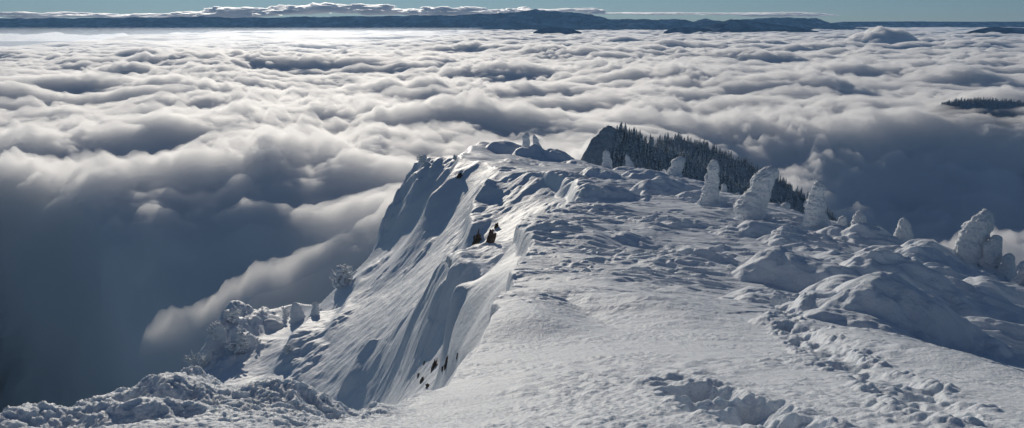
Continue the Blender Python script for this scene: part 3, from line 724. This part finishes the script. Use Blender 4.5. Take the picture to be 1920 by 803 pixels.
CAPS = [(562, 598, 133, 36, 22, 34, -6, 'tall smooth snow cap over a stump at the upper end of the left spur\'s shelf'),
        (512, 612, 131, 16, 34, 44, -4, 'low boulder under snow in the middle of the left spur\'s shelf'),
        (590, 590, 132, 22, 14, 24, 4, 'smaller snow cap beside the tall one on the left spur\'s shelf'),
        (412, 628, 126, 26, 22, 30, 0, 'rounded snow-capped rock at the outer corner of the left spur')]
for k, (u, v, Y, hp, wt, wb, ln, lab) in enumerate(CAPS):
    p = hit(u, v, 60); sc = p[1] / FPX
    if abs(p[1] - Y) > 25: p = at(u, v, Y); p[2] = ground(p[0], p[1])
    V, F = column(hp * sc + 0.6, wt * sc, wb * sc, ln / hp, 800 + 9 * k, nr=80, nc=90, rime=0.35, tier=0.0, d0=0.25)
    V[:, 2] -= 0.6
    o = link('snow_capped_rock', mesh_np('snow_capped_rock', V, F), m_rime, label=lab, category='rock', group='snow-capped rocks on the left spur'); o.location = tuple(p)

# --- bare rock breaking through the face
m_rock, nt, out = mat('rock')
b = N(nt, 'ShaderNodeBsdfPrincipled'); b.inputs['Roughness'].default_value = 0.9
tc = N(nt, 'ShaderNodeTexCoord'); n1 = N(nt, 'ShaderNodeTexNoise'); n1.inputs['Scale'].default_value = 2.2; n1.inputs['Detail'].default_value = 8; n1.inputs['Roughness'].default_value = 0.7
L(nt, tc.outputs['Object'], n1.inputs['Vector'])
cr = N(nt, 'ShaderNodeValToRGB'); el = cr.color_ramp.elements
el[0].position = 0.38; el[0].color = (0.035, 0.028, 0.024, 1); el[1].position = 0.60; el[1].color = (0.19, 0.14, 0.10, 1)
e3 = el.new(0.66); e3.color = (0.75, 0.78, 0.82, 1)
L(nt, n1.outputs['Fac'], cr.inputs[0]); L(nt, cr.outputs[0], b.inputs['Base Color'])
bp = N(nt, 'ShaderNodeBump'); bp.inputs['Strength'].default_value = 1.0; bp.inputs['Distance'].default_value = 0.15
L(nt, n1.outputs['Fac'], bp.inputs['Height']); L(nt, bp.outputs['Normal'], b.inputs['Normal']); L(nt, b.outputs[0], out.inputs['Surface'])
def crag(w, h, dp, seed):
    V, F = lump((0, 0, 0), 1.0, seed, 26, 20)
    q = np.round(V * 3.2 + 0.6 * np.stack([perlin(V[:, 1] * 3, V[:, 2] * 3, seed), perlin(V[:, 0] * 3, V[:, 2] * 3, seed + 1), perlin(V[:, 1] * 3, V[:, 0] * 3, seed + 2)], -1)) / 3.2
    V = 0.55 * V + 0.45 * q
    V *= (1 + 0.35 * noise3(V, 0.5, seed + 5, 3))[:, None]
    return V * (w / 2, dp / 2, h / 2), F
ROCKS = [(893, 458, 12, 34, 'left one of two brown rock patches high in the bowl under the crest'),
         (918, 455, 13, 40, 'right and longer one of two brown rock patches high in the bowl'),
         (930, 428, 6, 16, 'small dark rock just above the two brown patches in the bowl'),
         (862, 332, 9, 11, 'small brown rock on the rib below the far crest'),
         (838, 680, 7, 22, 'long dark rock nearest the plateau edge low on the face'),
         (813, 692, 9, 26, 'biggest brown rock of the cluster low on the face'),
         (830, 693, 6, 9, 'small rock between the two long ones low on the face'),
         (784, 706, 4, 9, 'leftmost tiny rock of the cluster low on the face'),
         (790, 717, 6, 14, 'dark rock under the leftmost tiny one low on the face'),
         (802, 726, 9, 8, 'lowest dark rock of the cluster, at the plateau edge'),
         (795, 682, 3, 7, 'tiny speck of rock above the cluster low on the face'),
         (857, 669, 3, 10, 'thin upright rock rightmost in the cluster low on the face')]
for k, (u, v, w, h, lab) in enumerate(ROCKS):
    p = hit(u, v, 24); sc = p[1] / FPX
    V, F = crag(w * sc * 1.15, h * sc * 1.3, max(w * sc, 0.5), 900 + k * 5)
    o = link('rock_outcrop', mesh_np('rock_outcrop', V, F, False), m_rock, label=lab, category='rock', group='bare rocks on the snow face')
    o.location = tuple(p + np.array([0.0, 0.1, 0.0])); o.rotation_euler = (R(-25), R(14), 0)

# ---------------------------------------------------------------- the wooded hills behind the ridge
m_hill, nt, out = mat('hill_snow')
b = N(nt, 'ShaderNodeBsdfDiffuse'); tc = N(nt, 'ShaderNodeTexCoord'); n1 = N(nt, 'ShaderNodeTexNoise'); n1.inputs['Scale'].default_value = 0.14; n1.inputs['Detail'].default_value = 8; n1.inputs['Roughness'].default_value = 0.7
L(nt, tc.outputs['Object'], n1.inputs['Vector']); cr = N(nt, 'ShaderNodeValToRGB'); cr.color_ramp.elements[0].position = 0.40; cr.color_ramp.elements[1].position = 0.62
cr.color_ramp.elements[0].color = (0.60, 0.64, 0.68, 1); cr.color_ramp.elements[1].color = (0.78, 0.82, 0.86, 1)
L(nt, n1.outputs['Fac'], cr.inputs[0]); L(nt, cr.outputs[0], b.inputs[0])
bp = N(nt, 'ShaderNodeBump'); bp.inputs['Strength'].default_value = 1.0; bp.inputs['Distance'].default_value = 7.0
L(nt, n1.outputs['Fac'], bp.inputs['Height']); L(nt, bp.outputs['Normal'], b.inputs['Normal']); L(nt, b.outputs[0], out.inputs['Surface'])

def hill(name, crest, zbase, front, back, seed, n=260, m=90, amp=6.0):
    """crest line in 3-D; a front slope towards the camera side and a back slope"""
    P = px(crest); s = np.linspace(0, 1, n); kk = np.linspace(0, 1, len(P))
    C = np.stack([np.interp(s, kk, P[:, i]) for i in range(3)], -1)
    t = np.concatenate([-np.linspace(1, 0, m // 2) ** 1.3, np.linspace(0, 1, m // 2)[1:] ** 1.3])
    S, T = np.meshgrid(s, t, indexing='ij')
    cz = np.repeat(C[:, 2:3], len(t), 1); H = cz - zbase
    w = np.where(T < 0, front, back)
    X = C[:, 0:1] + (0.10 + 1.1 * np.clip(1 - S / 0.3, 0, 1)) * T * H / w; Y = C[:, 1:2] + T * H / w
    Z = cz - np.abs(T) * H + amp * (np.minimum(1, np.abs(T) * 8) * fbm(X / 45, Y / 45, seed, 4) + 0.22 * (1 - np.abs(fbm(X / 12, Y / 12, seed + 5, 4, 0.6))))
    return X, Y, Z, mesh_np(name, np.stack([X, Y, Z], -1).reshape(-1, 3), grid_faces(n, len(t))[:, ::-1])

H1 = [(1086, 330, 880), (1092, 305, 880), (1100, 282, 885), (1108, 266, 890), (1120, 254, 895), (1134, 241, 900), (1142, 238, 900), (1152, 243, 900), (1185, 258, 905), (1225, 277, 905), (1290, 303, 900), (1360, 338, 890), (1440, 380, 875), (1510, 430, 860), (1580, 490, 850)]
H2 = [(1200, 300, 1180), (1228, 272, 1180), (1250, 264, 1185), (1275, 262, 1190), (1310, 272, 1190), (1345, 287, 1185), (1400, 310, 1170), (1450, 335, 1150), (1500, 366, 1130), (1550, 400, 1110), (1620, 450, 1090)]
H3 = [(1730, 222, 3300), (1765, 198, 3300), (1790, 190, 3300), (1840, 188, 3290), (1900, 191, 3280), (1980, 198, 3280), (2100, 208, 3260), (2250, 238, 3250)]
hills = []
for nm, cr_, fr, bk, sd_, am in (('wooded_hill', H1, 0.95, 1.0, 551, 13.0), ('wooded_hill', H2, 0.85, 1.0, 561, 7.0), ('wooded_hill', H3, 0.38, 0.5, 571, 8.0)):
    X, Y, Z, me = hill(nm, cr_, -620, fr, bk, sd_, amp=am)
    link(nm, me, m_hill, kind='structure'); hills.append((X, Y, Z))

m_spruce, nt, out = mat('frosted_spruce')
b = N(nt, 'ShaderNodeBsdfDiffuse'); tc = N(nt, 'ShaderNodeTexCoord'); n1 = N(nt, 'ShaderNodeTexNoise'); n1.inputs['Scale'].default_value = 0.55; n1.inputs['Detail'].default_value = 5
geo = N(nt, 'ShaderNodeNewGeometry')
L(nt, geo.outputs['Position'], n1.inputs['Vector']); cr = N(nt, 'ShaderNodeValToRGB'); cr.color_ramp.elements[0].position = 0.38; cr.color_ramp.elements[1].position = 0.56
cr.color_ramp.elements[0].color = (0.15, 0.165, 0.18, 1); cr.color_ramp.elements[1].color = (0.76, 0.80, 0.84, 1)
L(nt, n1.outputs['Fac'], cr.inputs[0]); L(nt, cr.outputs[0], b.inputs[0]); L(nt, b.outputs[0], out.inputs['Surface'])

def spruce(seed, h=12.0):
    rs = np.random.RandomState(seed); parts = []
    parts.append(tube((0, 0, -1), (0, 0, h * 0.9), 0.22, 0.05, 4))
    nt_ = 8
    for k in range(nt_):
        z0 = h * (0.06 + 0.92 * k / nt_); r = h * 0.19 * (1 - k / nt_) ** 0.85 + 0.12; z1 = z0 + h * 0.20
        seg = 10; an = np.arange(seg) * 2 * math.pi / seg + rs.rand() * 3
        rr = r * np.where(np.arange(seg) % 2 == 0, rs.uniform(.85, 1.25, seg), rs.uniform(.45, .65, seg))
        ring = np.stack([np.cos(an) * rr, np.sin(an) * rr, z0 - 0.25 * rr + rs.uniform(-.2, .2, seg)], -1)
        V = np.concatenate([ring, [(0, 0, min(z1, h))], [(0, 0, z0 + 0.1)]])
        F = [(i, (i + 1) % seg, seg, seg) for i in range(seg)] + [((i + 1) % seg, i, seg + 1, seg + 1) for i in range(seg)]
        parts.append((V, F))
    return tri(parts)
kinds = [spruce(40 + k) for k in range(5)]
kind_me = [mesh_np('frosted_spruce', V, F, False) for V, F in kinds]
for me in kind_me: me.materials.append(m_spruce)
rs = np.random.RandomState(21)
def spots(hl, n, t_lo, t_hi, s_lo, s_hi):
    X, Y, Z = hl; a, b_ = X.shape; res = []
    mid = b_ // 2
    for _ in range(n):
        i = int((s_lo + (s_hi - s_lo) * rs.rand()) * (a - 2)); j = int(mid + (b_ - mid) * (t_lo + (t_hi - t_lo) * rs.rand()))
        j = min(max(j, 0), b_ - 2); f, g = rs.rand(), rs.rand()
        q = lambda A: A[i, j] * (1 - f) * (1 - g) + A[i + 1, j] * f * (1 - g) + A[i, j + 1] * (1 - f) * g + A[i + 1, j + 1] * f * g
        res.append((q(X), q(Y), q(Z), i / a))
    return res
near = spots(hills[0], 2300, -0.62, 0.05, 0.51, 1.0) + spots(hills[0], 260, -0.62, -0.12, 0.42, 0.52)
rest = spots(hills[1], 2400, -0.70, 0.05, 0.12, 1.0)
far3 = spots(hills[2], 2200, -0.5, 0.03, 0.08, 0.9)
# the trees that show largest and clearest: those of the nearer hill that stand highest on its front and crest
def vis(p): u = 960 + FPX * p[0] / (p[1] * CP - p[2] * SP); return (1090 < u < 1540)
near.sort(key=lambda p: p[3] + (0 if vis(p) else 9))
solo, mass = [], []
for q, p in enumerate(near): (solo if q % 7 == 0 and len(solo) < 285 and vis(p) else mass).append(p)
for q, p in enumerate(solo):
    o = link('frosted_spruce', kind_me[q % 5], None, label='frosted dark spruce in the wood on the hill behind the ridge', category='tree', group='spruces on the wooded hill behind the ridge')
    s = rs.uniform(.55, 1.3); o.location = p[:3]; o.scale = (s, s, s * rs.uniform(.9, 1.2)); o.rotation_euler = (0, 0, rs.uniform(0, 6.28))
def wood(name, pts, sc=1.0):
    parts = []
    for q, p in enumerate(pts):
        V, F = kinds[q % 5]; s = rs.uniform(.5, 1.25) * sc; a = rs.uniform(0, 6.28)
        c_, s_ = math.cos(a) * s, math.sin(a) * s
        W = np.stack([V[:, 0] * c_ - V[:, 1] * s_, V[:, 0] * s_ + V[:, 1] * c_, V[:, 2] * s * 1.05], -1) + np.array(p[:3])
        parts.append((W, F))
    V, F = merge(parts)
    link(name, mesh_np(name, V, F, False), m_spruce, kind='stuff')
wood('spruce_forest', mass + rest); wood('spruce_forest', far3, 1.25)
# ---------------------------------------------------------------- the air
def box_mesh(name, lo, hi):
    (a, b, c), (d, e, f) = lo, hi
    V = [(a, b, c), (d, b, c), (d, e, c), (a, e, c), (a, b, f), (d, b, f), (d, e, f), (a, e, f)]
    return mesh_np(name, V, [(0, 3, 2, 1), (4, 5, 6, 7), (0, 1, 5, 4), (1, 2, 6, 5), (2, 3, 7, 6), (3, 0, 4, 7)], False)
link('haze', box_mesh('haze', (-60000, -300, -1500), (60000, 46800, 1100)), vapour('haze_air', HAZE, 0.2, (0.28, 0.58, 1.0)), kind='stuff')

# low mist lying over the far deck on the left, below the range
x0, x1, y0, y1 = -55000, -1500, 8500, 37500
link('mist', box_mesh('mist', (x0, y0, -1140), (x1, y1, -260)), vapour('mist_air', 1.9e-5, 0.72, (0.95, 0.97, 1.0)), kind='stuff')
